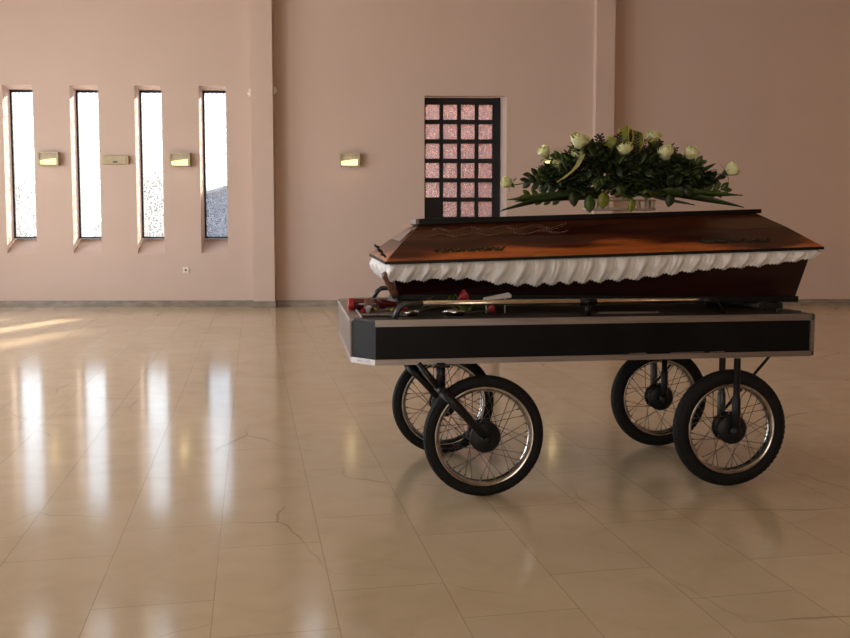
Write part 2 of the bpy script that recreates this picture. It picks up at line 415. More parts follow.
def struct(name, mb, m, **kw):
    o = mb.build(name, m, **kw); o['kind'] = 'structure'; return o
m = MB(); m.box(-8.8, 9.4, -5, 14.3, -0.1, 0); struct('floor', m, M['floor'])
m = MB(); m.box(-8.8, 9.4, -5, 14.6, CEIL, CEIL+.2); struct('ceiling', m, M['ceiling'])
m = MB(); m.box(9.0, 9.3, -5, 14.2, 0, CEIL); struct('wall_right', m, M['sideplaster'])
m = MB(); m.box(-8.8, 9.4, -5.3, -5, 0, CEIL); struct('wall_front', m, M['sideplaster'])
# left wall with glazed openings (out of frame, lets the daylight in)
LW = Matrix.Translation((-8.4, 0, 0)) @ Matrix.Rotation(PI/2, 4, 'Z')
lo = [(1.0, 4.0), (5.2, 8.2), (9.2, 11.6)]
lr = [((a, b, 0.3, 4.6), (a, b, 0.3, 4.6)) for a, b in lo]
o = openings_wall('wall_left', lr, -5, 13.54, 0, CEIL, M['plaster']); o.matrix_world = LW
for a, b in lo:
    w = MB(); z0, z1, t = 0.3, 4.6, 0.05
    n = 3
    for i in range(n+1):
        x = a + (b-a-t)*i/n; w.box(x, x+t, .2, .26, z0, z1)
    for z in (z0, 2.6, z1-t): w.box(a, b, .201, .259, z, z+t)
    o = w.build('window_%d' % k, M['steel']); o.matrix_world = LW; o['kind'] = 'structure'; k += 1
m = MB(); m.box(-8.4, -8.385, -5, 13.5, 0, h)
struct('baseboard_left', m, M['skirt'])
m = MB(); m.box(8.985, 9.0, -5, 14.0, 0, h); struct('baseboard_right', m, M['skirt'])

# outdoors, seen through the patterned glass
m = MB(); m.box(-40, 40, 14.5, 60, -0.3, -0.05); struct('ground_outside', m, M['ground'])
m = MB(); m.box(-40, -9.2, -20, 14.5, -0.3, -0.05); struct('ground_yard', m, M['ground'])
an = empty('annex_building', (1.6, 16.8, -0.05), AW, 'pink rendered annex wall seen through the panes of the grid door', 'building')
m = MB(); m.box(-3.75, 5.0, 0, 1.0, 0, 5.6); m.box(-4.4, -3.75, 0, .8, 0, 3.2); m.build('wall', M['annex'], an)  # low end block is unseen, added to keep sun off the rightmost slit window
m = MB(); m.box(-3.8, 5.1, -.1, 1.1, 5.6, 5.72); m.build('roof', M['ground'], an)
sh = empty('garden_shed', (-7.0, 25.0, -0.05), 0, 'blue-grey shed with a sloping roof seen low in the rightmost slit window', 'shed')
m = MB(); m.hexa([(-2.2,0,0),(2.9,0,0),(2.9,3,0),(-2.2,3,0),(-2.2,0,1.25),(2.9,0,2.75),(2.9,3,2.75),(-2.2,3,1.25)]); m.build('wall', M['shed'], sh)
m = MB(); m.hexa([(-2.3,-.1,1.22),(3.0,-.1,2.77),(3.0,3.1,2.77),(-2.3,3.1,1.22),(-2.3,-.1,1.30),(3.0,-.1,2.85),(3.0,3.1,2.85),(-2.3,3.1,1.30)]); m.build('roof', M['roof'], sh)

def bush(name, cx, cy, w, hgt, dpt, label, seed):
    r_ = random.Random(seed); b = MB()
    for i in range(2200):
        x = r_.uniform(-1,1); y = r_.uniform(-1,1); z = r_.random()
        if x*x+y*y+z*z*.6 > 1.1: continue
        v = Vector((r_.gauss(0,1), r_.gauss(0,1), r_.gauss(0,1)))
        b.leaf((x*w/2, y*dpt/2, .05+z*(hgt-.1)), v, (r_.gauss(0,1),.3,1), .25, .16, .2, 2)
    b.tube([(0,0,0),(0,0,hgt*.6)], [.06,.03], 6)
    o = b.build(name, M['hedge']); o.location = (cx, cy, -0.05); tag(o, label, 'bush'); return o
bush('bush', -10.6, 24, 2.8, 2.4, 1.2, 'low bush outside behind the glass of the leftmost slit window', 3)
bush('bush', -6.9, 22.0, 1.7, 2.5, 1.0, 'low bush outside behind the glass of the third slit window from left', 5)

# ------------------------------------------------------------------ wall fittings
def wall_lamp(u, z, label):
    P = WALL @ Vector((u, 0, z))
    r_ = empty('wall_lamp', P, AW, label, 'wall lamp', 'wall lamps on the back wall')
    W, H, D = .152, .098, .09
    b = MB()
    b.box(-W, W, -.012, -.0005, -H, H)                                      # back plate
    b.hexa([(-W,-D,-H),(-W+.022,-D,-H),(-W+.022,-.012,-H),(-W,-.012,-H),(-W,-D,H),(-W+.022,-D,H),(-W+.022,-.012,H),(-W,-.012,H)])
    b.box(W-.03, W, -D, -.012, -H, H)
    b.box(-W+.022, W-.03, -D, -.012, H-.02, H); b.box(-W+.022, W-.03, -D, -.012, -H, -H+.014)
    b.build('housing', M['lamphouse'], r_)
    c = MB(); c.hexa([(-W+.023,-D+.004,-.022),(W-.031,-D+.004,.012),(W-.031,-.014,.012),(-W+.023,-.014,-.022),(-W+.023,-D+.016,H-.021),(W-.031,-D+.016,H-.021),(W-.031,-.014,H-.021),(-W+.023,-.014,H-.021)])
    c.build('louvre', M['lampinner'], r_)
    g = MB()
    def fn(i, j):
        t = i/8; s_ = j/5
        x = -W+.026 + t*(2*W-.062); return (x, -.03-.035*math.sin(PI*s_), -H+.018 + s_*(.068+.03*t))
    g.grid(fn, 9, 6); g.build('diffuser', M['glow'], r_)
    return r_
lamps = [(-5.636, 2.234, 'lit wall lamp between the first and second slit windows from the left'),
         (-3.682, 2.223, 'lit wall lamp between the third and fourth slit windows'),
         (-1.137, 2.228, 'lit wall lamp between the left pillar and the grid door'),
         (1.953, 2.235, 'lit wall lamp half hidden behind the white roses')]
for u, z, l in lamps: wall_lamp(u, z, l)
P = WALL @ Vector((-4.654, 0, 2.221))
e = empty('emergency_light', P, AW, 'flat cream rectangular box, unlit, on the wall between second and third slit windows', 'emergency light')
b = MB(); b.box(-.20, .20, -.05, -.0005, -.065, .065); b.build('housing', M['cream'], e, bevel=.006)
b = MB(); b.box(-.17, .17, -.056, -.0505, -.05, .045); b.build('cover', M['cream'], e)
b = MB(); b.box(-.03, .035, -.059, -.0565, -.045, -.02); b.build('indicator', M['mark'], e)
P = WALL @ Vector((-3.638, 0, .563))
e = empty('wall_socket', P, AW, 'small white socket low on the wall near the rightmost slit window', 'socket')
b = MB(); b.box(-.045, .045, -.012, -.0005, -.045, .045); b.build('cover_plate', M['white'], e, bevel=.003)
b = MB(); b.lathe([(0,.0),(.016,0),(.016,.004),(0,.004)], (-.0,-.0165,0), (0,1,0), 16); b.build('socket_face', M['mark'], e)
for u, z, l, sx in ((-2.602, 3.21, 'small white sensor on the left side of the left pillar', -1), (-2.256, 3.24, 'small white sensor on the right side of the left pillar', 1)):
    P = WALL @ Vector((u, -.1, z))
    e = empty('sensor', P, AW, l, 'sensor', 'pillar sensors')
    b = MB(); b.box(*sorted((-.0115*sx, .03*sx)), -.04, .04, -.05, .06); b.build('body', M['white'], e, bevel=.01)
    b = MB(); b.lathe([(.03,0),(.026,.012),(.015,.02),(0,.023)], (sx*.031,0,-.005), (sx,0,0), 14); b.build('lens', M['white'], e)

# ------------------------------------------------------------------ the trolley (cart frame: x along, y back from the near face, z up)
CT = Matrix.Translation((.795, 4.04, 0)) @ Matrix.Rotation(R(8.3), 4, 'Z')
cart = empty('coffin_trolley', CT @ Vector((0, .62, 0)), R(8.3), 'long black flat trolley with grey metal edging on four spoked motorcycle wheels', 'trolley')
CS = sp(cart, CT)
ZB, ZT = .605, .80
out = [(-1.023,0),(1.023,0),(1.035,.012),(1.035,1.29),(1.02,1.30),(-1.03,1.30),(-1.122,1.19),(-1.122,.1176)]
def inset(poly, d):
    res = []; n = len(poly)
    for i in range(n):
        p0, p1, p2 = Vector(poly[i-1]), Vector(poly[i]), Vector(poly[(i+1)%n])
        a = (p1-p0).normalized(); b = (p2-p1).normalized(); na = Vector((-a.y, a.x)); nb = Vector((-b.y, b.x))
        s_ = (na+nb).normalized(); res.append(tuple(p1 + s_*d/max(.3, s_.dot(na))))
    return res
m = MB(); m.prism(inset(out,.006), ZB+.004, ZT-.012); m.build('body', M['black'], cart, CS)
m = MB(); m.prism(inset(out,.012), ZT-.0115, ZT-.002); m.build('deck', M['deck'], cart, CS)
def band(poly, idx, z0, z1, t=.007, inn=.0):
    b = MB(); q = inset(poly, t)
    for i in idx:
        j = (i+1) % len(poly)
        p = [poly[i], poly[j], q[j], q[i]]
        b.hexa([(x,y,z0) for x,y in p] + [(x,y,z1) for x,y in p])
    return b
band(out, [0,1,2,3,4,5], ZT-.030, ZT).build('top_edge_trim', M['alu'], cart, CS)
b = band(out, range(8), ZB-.004, ZB+.021)
for x, y in ((-1.06,.047),(-1.08,.071),(-1.092,.084)):   # rivets on the corner plate
    b.lathe([(0,-.003),(.004,-.002),(.004,.001)], (x,y-.001,ZB+.008), (.62,.78,0), 8)
b.build('bottom_edge_trim', M['alu'], cart, CS)
# left end: grey metal sheet with a wide pale cap
q = inset(out, .002)
b = MB(); b.hexa([(-1.1225,.1176,ZB+.021),(-1.115,.1176,ZB+.021),(-1.115,1.19,ZB+.021),(-1.1225,1.19,ZB+.021),(-1.1225,.1176,ZT-.02),(-1.115,.1176,ZT-.02),(-1.115,1.19,ZT-.02),(-1.1225,1.19,ZT-.02)])
b.build('end_panel', M['endpanel'], cart, CS)
b = MB(); b.box(-1.128, -1.075, .118, 1.19, ZT-.019, ZT+.001); b.box(-1.075, -1.068, .118, 1.19, ZT-.006, ZT+.008)
b.build('end_cap_trim', M['alu'], cart, CS, bevel=.002)
b = MB(); b.box(1.018, 1.037, -.004, .010, ZB+.02, ZT-.028); b.build('corner_trim', M['alu'], cart, CS)
b = MB(); b.box(1.035, 1.039, .0, 1.29, ZB, ZT); b.build('end_panel', M['endpanel'], cart, CS)
# scuffed strip on the lower front
b = MB()
for x0, x1 in ((.13,.22),(.33,.50),(.52,.60)):
    b = MB(); b.hexa([(x0,-.0012,ZB+.0235),(x1,-.0012,ZB+.025),(x1,.007,ZB+.025),(x0,.007,ZB+.0235),(x0+.01,-.0012,ZB+.026),(x1-.01,-.0012,ZB+.0275),(x1-.01,.007,ZB+.0275),(x0+.01,.007,ZB+.026)])
    b.build('scrape', M['alu'], cart, CS)

# wheels
Rw = .274
def wheel(px, py, spokes_individual, thin):
    c = (px, py, Rw)
    ax = (0, 1, 0)
    rim = MB()
    g = 1.065 if thin else 1.0; tr_ = .029 if thin else .036
    rim.lathe([(q[0]*g, q[1]*(.85 if thin else 1.1)) for q in [(.213,-.026),(.207,-.028),(.200,-.020),(.192,-.011),(.188,0),(.192,.011),(.200,.020),(.207,.028),(.213,.026),(.206,.018),(.197,.009),(.197,-.009),(.206,-.018)]], c, ax, 64, closed=True)
    w = rim.build('wheel', M['chrome'], cart, CS)
    t = MB(); prof = []
    for i in range(14):
        a = 2*PI*i/14; prof.append((.274-tr_ + tr_*math.cos(a), (tr_-.002)*math.sin(a)))
    t.lathe(prof, c, ax, 72, closed=True)
    nk = 66                                                # tread blocks
    for i in range(nk):
        a = 2*PI*i/nk
        for sgn, off in ((-1, 0), (1, .5), (0, .25)):
            aa = a + off*2*PI/nk; rr = .2715 if sgn == 0 else .266; yy = sgn*.016
            cx, cz = math.cos(aa), math.sin(aa); tx, tz = -cz, cx
            o = Vector((px + cx*rr, py + yy, Rw + cz*rr)); u = Vector((cx,0,cz)); v = Vector((tx,0,tz))*.008; s_ = Vector((0,.007,0)); hh = u*.0012
            t.hexa([tuple(o+p_) for p_ in (-v-s_-hh*2, v-s_-hh*2, v+s_-hh*2, -v+s_-hh*2, -v-s_+hh, v-s_+hh, v+s_+hh, -v+s_+hh)])
    t.build('tire', M['rubber'], w, CS)
    hb = MB()
    hb.lathe([(0,-.047),(.02,-.046),(.03,-.044),(.060,-.040),(.070,-.034),(.070,-.026),(.048,-.022),(.03,-.016),(.03,.016),(.048,.022),(.070,.026),(.070,.034),(.060,.040),(.03,.044),(.0,.046)], c, ax, 36)
    hb.lathe([(0,-.09),(.011,-.09),(.013,-.083),(.013,.083),(.011,.09),(0,.09)], c, ax, 12)
    hb.build('hub', M['blkmetal'], w, CS)
    allsp = MB()
    n = 36
    for i in range(n):
        side = 1 if i % 2 else -1; cross = 1 if (i//2) % 2 else -1
        a0 = 2*PI*(i + .5)/n; a1 = a0 + cross*R(62)
        p1 = (px + .192*g*math.cos(a0), py + side*.004, Rw + .192*g*math.sin(a0))
        p0 = (px + .062*math.cos(a1), py + side*.030, Rw + .062*math.sin(a1))
        b = allsp if not spokes_individual else MB()
        mid = [p1[k_] + (p0[k_]-p1[k_])*.09 for k_ in range(3)]
        b.tube([p1, mid, mid, p0], [.0035, .0035, .0016, .0016], 6)
        if spokes_individual: b.build('spoke', M['spoke'], w, CS)
    if not spokes_individual:
        allsp.build('spoke', M['spoke'], w, CS)['kind'] = 'stuff'
    return w
wheel(-.537, .008, True, True); wheel(.626, .002, True, False)
wheel(-.59, .79, False, True); wheel(.612, .785, False, False)
# front forks: stem, pair of trailing arms and a stay
for y, hx in ((.008,-.537), (.79,-.59)):
    b = MB(); sx = hx-.195
    b.tube([(sx,y,ZB+.003),(sx,y,.50)], .021, 12); b.box(sx-.035, sx+.035, y-.045, y+.045, ZB-.014, ZB-.0045)
    b.tube([(sx,y-.068,.488),(sx,y+.068,.488)], .019, 12)
    b.tube([(sx-.10,y,ZB+.003),(sx-.005,y,.49)], .014, 10)
    b.build('fork_stem', M['blkmetal'], cart, CS)
    for s_ in (-1, 1):
        a = MB(); yy = y + s_*.066
        a.tube([(sx-.005,yy,.492),(sx+.06,yy,.425),(hx,yy,Rw)], [.021,.021,.016], 12)
        a.lathe([(0,-.012),(.026,-.012),(.028,0),(.026,.012),(0,.012)], (hx,yy,Rw), (0,1,0), 16)
        a.build('fork_arm', M['blkmetal'], cart, CS)
# rear forks: two upright legs and a stay
for y, hx in ((.002,.622), (.785,.612)):
    for s_ in (-1, 1):
        a = MB(); yy = y + s_*.072
        a.tube([(hx,yy,ZB+.003),(hx,yy,.43),(hx,yy,.425),(hx,yy,Rw-.01)], [.015,.015,.019,.019], 12)
        a.lathe([(0,-.02),(.024,-.02),(.026,0),(.024,.02),(0,.02)], (hx,yy,Rw), (0,1,0), 14)
        a.build('fork_leg', M['blkmetal'] if s_ < 0 else M['dkmetal'], cart, CS)
    a = MB(); a.tube([(hx+.01,y+.072,.34),(hx+.25,y+.072,ZB+.003)], .007, 8); a.build('brace', M['blkmetal'], cart, CS)
b = MB(); b.lathe([(0,-.02),(.05,-.018),(.055,0)], (.50,.45,ZB), (0,0,1), 14); b.build('caster_plate', M['blkmetal'], cart, CS)

# side rails for the coffin
for y, s_ in ((.10, 1), (1.18, -1)):
    b = MB(); b.tube([(-.845,y,.862),(-.45,y,.8622),(.535,y,.862)], .0125, 12); b.build('rail', M['brass'], cart, CS)
    b = MB(); b.tube([(-.93,y-.01*s_,ZT-.004),(-.905,y,.842),(-.882,y,.860),(-.80,y,.862)], [.013,.013,.0135,.014], 12); b.build('rail_bracket', M['dkmetal'], cart, CS)
    b = MB(); b.tube([(-.065,y,.862),(.01,y,.862)], .0165, 14); b.tube([(-.03,y,.855),(-.03,y,ZT-.004)], .014, 12); b.build('rail_bracket', M['blkmetal'], cart, CS)
    b = MB(); b.tube([(.52,y,.862),(.575,y,.862),(.60,y,.855),(.64,y,ZT-.004)], [.016,.016,.009,.009], 12)
    b.build('rail_bracket', M['blkmetal'], cart, CS)
# rollers that carry the coffin
for x, z, y0, y1 in ((-.80,.846,.46,.90), (.955,.833,.24,.82)):
    rr = (z-ZT)/2+.001
    b = MB(); b.tube([(x-.05,y0,ZT+rr-.001),(x-.05,y1,ZT+rr-.001)], rr, 14); b.box(x-.03, x+.06, y0, y0+.05, ZT-.002, z-.001); b.box(x-.03, x+.06, y1-.05, y1, ZT-.002, z-.001)
    b.build('roller', M['deck'], cart, CS)

# ------------------------------------------------------------------ the coffin, in the same frame
cof = empty('coffin', CT @ Vector((.1, .6, .80)), R(8.3-4), 'dark varnished wooden coffin with white ruffled lining, lying on the black trolley', 'coffin')
FS = sp(cof, CT)
base = [Vector((-.86,.50,.848)), Vector((1.085,.25,.834)), Vector((1.13,.82,.834)), Vector((-.83,.93,.848))]
rim = [Vector((-.918,.395,1.012)), Vector((1.122,.18,1.083)), Vector((1.175,.87,1.086)), Vector((-.915,.955,1.030))]
def lerp(a, b, t): return a + (b-a)*t
# hull with a base board
m = MB()
m.hexa([tuple(v+Vector((0,0,.02))) for v in base] + [tuple(v) for v in rim])
m.build('hull', M['hull'], cof, FS, bevel=.004)
bb = [(base[0]+Vector((-.012,-.012,0))), base[1]+Vector((.012,-.012,0)), base[2]+Vector((.012,.012,0)), base[3]+Vector((-.012,.012,0))]
m = MB(); m.hexa([tuple(v) for v in bb] + [tuple(v+Vector((0,0,.03))) for v in bb]); m.build('base_board', M['edge'], cof, FS, bevel=.003)
# lid: rim moulding, lower flare, crease, upper flare, top board
L0 = [Vector((-.94,.339,1.028)), Vector((1.154,.135,1.097)), Vector((1.21,.90,1.100)), Vector((-.962,.969,1.049))]
L3 = [Vector((-.752,.545,1.216)), Vector((.975,.455,1.277)), Vector((.99,.655,1.277)), Vector((-.754,.725,1.218))]
up = Vector((0,0,1))
m = MB()
cen = Vector((.1,.58,1.1))
rings = []
for t, o_ in ((0,0),(0,.0138),(.03,.015),(.52,.014),(1,0)):
    ring = []
    for a, b in zip(L0, L3):
        p = lerp(a, b, t) + up*o_
        ring.append(p)
    rings.append(ring)
for i in range(1, len(rings)-1):
    for j in range(4):
        k_ = (j+1) % 4; m.quad(rings[i][j], rings[i][k_], rings[i+1][k_], rings[i+1][j])
m.quad(*rings[-1]); m.quad(*[rings[1][j] for j in (3,2,1,0)])
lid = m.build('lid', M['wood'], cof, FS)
def out4(r_, d):
    c = sum(r_, Vector())/4
    return [v + Vector((math.copysign(d, v.x-c.x), math.copysign(d, v.y-c.y), 0)) for v in r_]
e0 = out4(L0, .004); m = MB()
m.hexa([tuple(v) for v in e0] + [tuple(v+up*.0135) for v in e0]); m.build('lid_moulding', M['edge'], cof, FS)
BD = [Vector((-.768,.522,1.214)), Vector((1.0,.438,1.276)), Vector((1.02,.668,1.276)), Vector((-.770,.745,1.216))]
m = MB(); m.hexa([tuple(v) for v in BD] + [tuple(v+up*q) for v, q in zip(BD, (.030,.021,.021,.030))]); m.build('top_board', M['edge'], cof, FS, bevel=.003)
b0 = [BD[0]+Vector((-.006,-.002,.004)), BD[0]+Vector((.012,-.002,.004)), BD[3]+Vector((.012,.002,.004)), BD[3]+Vector((-.006,.002,.004))]
m = MB(); m.hexa([tuple(v) for v in b0] + [tuple(v+up*.026) for v in b0]); m.build('end_cap', M['endpanel'], cof, FS, bevel=.003)
tag(bpy.context.scene.objects['end_cap'], 'pale metal cap on the board end')
def onside(A, B, C, D, s_, t, off=.0):          # A..B along the bottom, D..C along the top
    p = lerp(lerp(A, B, s_), lerp(D, C, s_), t)
    n = (B-A).cross(D-A).normalized(); return p + n*off
near = (rings[2][0], rings[2][1], rings[4][1], rings[4][0])
# scrolls on the near side
for s0, s1 in ((.095,.26), (.735,.905)):
    m = MB(); pts = []; n = 60
    for i in range(n+1):
        u = i/n; s_ = s0+(s1-s0)*u
        pts.append(tuple(onside(*near, s_, 0.20+.028*math.sin(u*5*2*PI), .004)))
    m.tube(pts, .0032, 6)
    for i in range(26):
        u = (i+.5)/26; s_ = s0+(s1-s0)*u
        p = onside(*near, s_, .20+.015*(1 if i % 2 else -1), .004); q = onside(*near, s_+.012, .20+.055*(1 if i % 2 else -1), .006)
        m.leaf(p, q-p, (0,-1,.5), .018, .009, .1, 3)
    m.build('scroll', M['carve'], cof, FS, solid=.003)
# band of small carved relief on the upper flare: wheat ears of little grains
for s0, s1 in ((.05,.42),):
    m = MB()
    r2 = random.Random(11)
    for i in range(110):
        u = i/110; s_ = s0+(s1-s0)*u
        for t0 in (.62, .78):
            c = onside(*near, s_ + r2.uniform(-.001,.001), t0 + .05*math.sin(u*26 + t0*9), .004)
            dx = (near[1]-near[0]).normalized()
            m.leaf(c, dx + Vector((0,0,(.6 if i % 2 else -.6))), (0,-1,.6), .018, .007, -.1, 2)
    m.build('carved_band', M['relief'], cof, FS, solid=.003)
# left end: pale carved panel
endf = (rings[2][3], rings[2][0], rings[4][0], rings[4][3])
m = MB()
def fnp(i, j):
    s_ = .10+.80*i/24; t = .47+.36*j/12
    return onside(*endf, s_, t, .006+.004*abs(math.sin(i*1.7)*math.cos(j*2.1)))
m.grid(fnp, 25, 13); m.build('carved_panel', M['endrelief'], cof, FS, solid=.002)
m = MB(); p0 = onside(*endf, .96, .02, .004); pts = []; rs = []
for i in range(9):
    t = i/8; pts.append((p0.x - .005 - .052*t + .006*math.sin(i*2.4), p0.y - .01*t, p0.z + .005 + .064*t)); rs.append((.007,.005,.008,.006,.009,.006,.008,.005,.003)[i])
m.tube(pts, rs, 8); m.build('lid_screw', M['blkmetal'], cof, FS)
# carved corner piece at the foot end
m = MB(); a = Vector((-.945,.362,.985)); b_ = Vector((-.885,.42,.872)); d = (b_-a)
prof = [(0,0),(.017,0),(.019,.01),(.018,.03),(.0195,.06),(.0185,.09),(.0205,.12),(.0205,.15),(.015,.15),(.013,.13),(0,.13)]
L_ = d.length; prof = [(r_, h_*L_/.15) for r_, h_ in prof]
m.lathe(prof, a, d, 20); m.build('corner_post', M['cornerwood'], cof, FS)

# ruffled lining hanging from under the lid all round
LI = [v.copy() for v in L0]
c_ = sum(LI, Vector())/4
LI = [v + Vector((-.018*math.copysign(1, v.x-c_.x), -.018*math.copysign(1, v.y-c_.y), .002)) for v in LI]
LI[0] += Vector((.002,.0,0))
loop = [LI[3], LI[0], LI[1], LI[2], LI[3]]
# corner rounding by dense sampling
segs = []; tot = 0
for i in range(4):
    L_ = (loop[i+1]-loop[i]).length; segs.append((tot, L_)); tot += L_
def lp(s_):
    s_ %= tot
    for i, (a_, L_) in enumerate(segs):
        if s_ <= a_+L_ or i == 3:
            t = (s_-a_)/L_; p = lerp(loop[i], loop[i+1], t); d = (loop[i+1]-loop[i]).normalized(); n = Vector((d.y, -d.x, 0)).normalized()
            return p, n, i, t
def smooth_lp(s_):
    p = Vector(); n = Vector(); w = 0
    for q in (-.03,-.015,0,.015,.03):
        a_, b_, _, _ = lp(s_+q); p += a_; n += b_; w += 1
    _, _, i, t = lp(s_)
    return p/w, (n/w).normalized(), i, t
drops = [(0,.085),(.05,.088),(.11,.080),(.19,.088),(.26,.118),(.33,.128),(.45,.122),(.56,.118),(.60,.110),(.66,.095),(.75,.082),(.86,.074),(.93,.060),(.975,.05),(1,.035)]
def dropf(i, t):
    if i == 1:
        for (a, da), (b, db) in zip(drops, drops[1:]):
            if t <= b: return da + (db-da)*(t-a)/(b-a)
    return {0:.085, 2:.04, 3:.08}[i]
NS, NJ = 1700, 16
m = MB()
r3 = random.Random(4)
ph = []; acc = 0
for i in range(NS):                       # irregular pleat phase
    sarc = tot*i/NS
    acc += (2*PI/(0.085 + .035*noise.noise(Vector((sarc*3.1, 0, 0))))) * tot/NS
    ph.append(acc)
kk = round(acc/(2*PI))*2*PI/acc
def fnl(i, j):
    i %= NS; sarc = tot*i/NS; p, n, sg, t = smooth_lp(sarc)
    v = j/(NJ-1)
    base_ph = ph[i]*kk + 2.6*v*v + .7*noise.noise(Vector((sarc*4, v*1.5, 3)))
    saw = (base_ph/(2*PI)) % 1.0
    pleat = math.sin(PI*saw**.62)**1.15                                # rounded folds lapping one over the next
    small = .5+.5*math.sin(base_ph*2.0 + 3*v + noise.noise(Vector((sarc*7,0,1)))*4)
    frill = math.sin(sarc*2*PI/.0155)
    dr = dropf(sg, t) * (1 + .06*math.sin(ph[i]*kk+1) + .03*noise.noise(Vector((sarc*11,0,0))))
    puff = math.sin(PI*min(1, v*.86+.03))**.8
    o_ = -.006 + .034*puff*(.35+.65*pleat) + .007*small*puff + .004*pleat - .020*v*(dr/.1)
    if v > .8: o_ += (v-.8)/.2*(.009 + .004*frill)                      # gathered hem kicks out
    z = -dr*v + (.0035*frill + .003*small if j == NJ-1 else 0) + (.002*frill if j == 1 else 0)
    q = p + n*o_; return (q.x, q.y, q.z + z)
m.grid(fnl, NS, NJ, True, wrap=True)
m.build('lining', M['satin'], cof, FS, solid=.0015)

# ------------------------------------------------------------------ things lying on the trolley
def rose_mb(r=.03, openness=1.0, seed=1):
    # layered cupped petals round an axis pointing up +z
    rr = random.Random(seed); b = MB()
    for layer, (n, rad, hgt, lean) in enumerate(((3,.30,1.25,-.10),(4,.52,1.25,.0),(5,.78,1.15,.14),(5,1.0,.95,.36))):
        for i in range(n):
            a0 = 2*PI*i/n + layer*.7 + rr.uniform(-.1,.1); wid = 2*PI/n*1.45
            hh = hgt*rr.uniform(.92,1.06)
            def fn(u, v, a0=a0, wid=wid, rad=rad, hh=hh, lean=lean, layer=layer):
                t = v/6; s_ = u/6*2-1
                w = math.sin(PI*(.15+.66*t))**.5
                a = a0 + s_*wid/2*w
                rd = r*(rad*(.25+.75*math.sin(min(1,t*1.15)*PI/2)) + lean*openness*t**3 + .03*layer)
                z = r*(-.75 + (hh+.75)*t - .17*s_*s_*t*t)
                return (rd*math.cos(a), rd*math.sin(a), z)
            b.grid(fn, 7, 7)
    return b
def calyx_mb(r=.03):
    b = MB(); b.lathe([(0,-1.15*r),(.22*r,-1.1*r),(.42*r,-.85*r),(.5*r,-.6*r)], (0,0,0), (0,0,1), 10)
    for i in range(5):
        a = 2*PI*i/5; b.leaf((.42*r*math.cos(a), .42*r*math.sin(a), -.75*r), (math.cos(a)*1.0, math.sin(a)*1.0, .25), (0,0,1), 1.1*r, .4*r, .35, 3)
    return b
ROSE = [rose_mb(1.0, .05, 1), rose_mb(1.0, .75, 2), rose_mb(1.0, -.25, 3)]
CAL = calyx_mb(1.0)
def aim(p, d, r_, spin=0.0):
    q = Vector(d).normalized().to_track_quat('Z', 'Y').to_matrix().to_4x4()
    return Matrix.Translation(p) @ q @ Matrix.Rotation(spin, 4, 'Z') @ Matrix.Scale(r_, 4)

def xbuilt(src, mtx, name, m, parent, solid=0.0, space=None):
    b = MB(); b.v = [tuple(mtx @ Vector(v)) for v in src.v]; b.f = list(src.f); b.smooth = list(src.smooth)
    return b.build(name, m, parent, space, solid=solid)

ZD = ZT-.002
# bottle
P = CT @ Vector((-1.0,.50,ZD)); bo = empty('bottle', P, R(8.3-6), 'dark red bottle with a red cap, lying on the left end of the trolley', 'bottle')
m = MB(); m.lathe([(0,-.088),(.022,-.090),(.0285,-.080),(.030,-.03),(.030,.02),(.026,.055),(.017,.09),(.011,.125),(.010,.15),(0,.152)], (0,0,.0305), (1,0,0), 24); m.build('glass_body', M['bottle'], bo)
m = MB(); m.lathe([(0,-.110),(.024,-.110),(.0305,-.104),(.0305,-.084),(.0295,-.080)], (0,0,.0305), (1,0,0), 24); m.build('cap', M['red'], bo)
m = MB()
def fnb(i, j):
    a = -.6+1.9*j/8; x = -.03+.05*i/6; return (x, -.0308*math.cos(a), .0305+.0308*math.sin(a))
m.grid(fnb, 7, 9); m.build('label_patch', M['cornerwood'], bo, solid=.0006)

# wrapped posy lying at the corner
P = CT @ Vector((-.96,.22,ZD)); w = empty('wrapped_posy', P, R(14), 'small flattened posy in clear wrap at the left front corner of the deck', 'bouquet')
m = MB()
def fnw(i, j):
    t = i/24; a = 2*PI*j/13; r_ = .010+.034*t+.004*math.sin(j*2.3+i)
    return (-.11+.20*t, r_*1.6*math.cos(a), max(.0005, .007+.22*r_*math.sin(a)))
m.grid(fnw, 25, 14); m.build('wrapping', M['wraplight'], w)
r4 = random.Random(9); m = MB()
for i in range(40):
    x = r4.uniform(-.05,.11); y = r4.uniform(-.05,.05)
    m.leaf((x,y,.014+r4.uniform(0,.010)), (r4.gauss(0,1),r4.gauss(0,1),.25), (0,0,1), .035, .016, .2, 3)
m.build('leaves', M['fern'], w)
for x, y in ((-.095,.0),(.075,.045),(.10,-.01)):
    xbuilt(ROSE[0], aim((x,y,.022), (-.6,.1,.8), .012), 'flower', M['rosered'], w)
for x, y in ((-.035,.02),(.03,-.03)):
    xbuilt(ROSE[1], aim((x,y,.024), (0,-.3,.9), .009), 'flower', M['goldedge'], w)
xbuilt(ROSE[1], aim((-.07,.035,.024), (-.2,-.3,.9), .014), 'flower', M['paper'], w)

# foil cups
for x, y, l in ((-.855,.20,'crumpled silver foil cup lying under the left end of the brass rail'), (-.64,.19,'silver foil cup further right under the brass rail, beside the green leaves')):
    P = CT @ Vector((x,y,ZD)); m = MB()
    def fnf(i, j):
        a = 2*PI*i/28; r_ = (.0,.030,.040,.044)[j]*(1+.05*math.sin(i*3.1)); return (r_*math.cos(a)*1.3, r_*math.sin(a), (.001,.001,.014,.022)[j]+.003*math.sin(i*5.0)*(j > 1))
    m.grid(fnf, 28, 4, wrap=True); o = m.build('foil_cup', M['foil'], solid=.001); o.location = P
    tag(o, l, 'foil cup', 'foil cups on the deck')

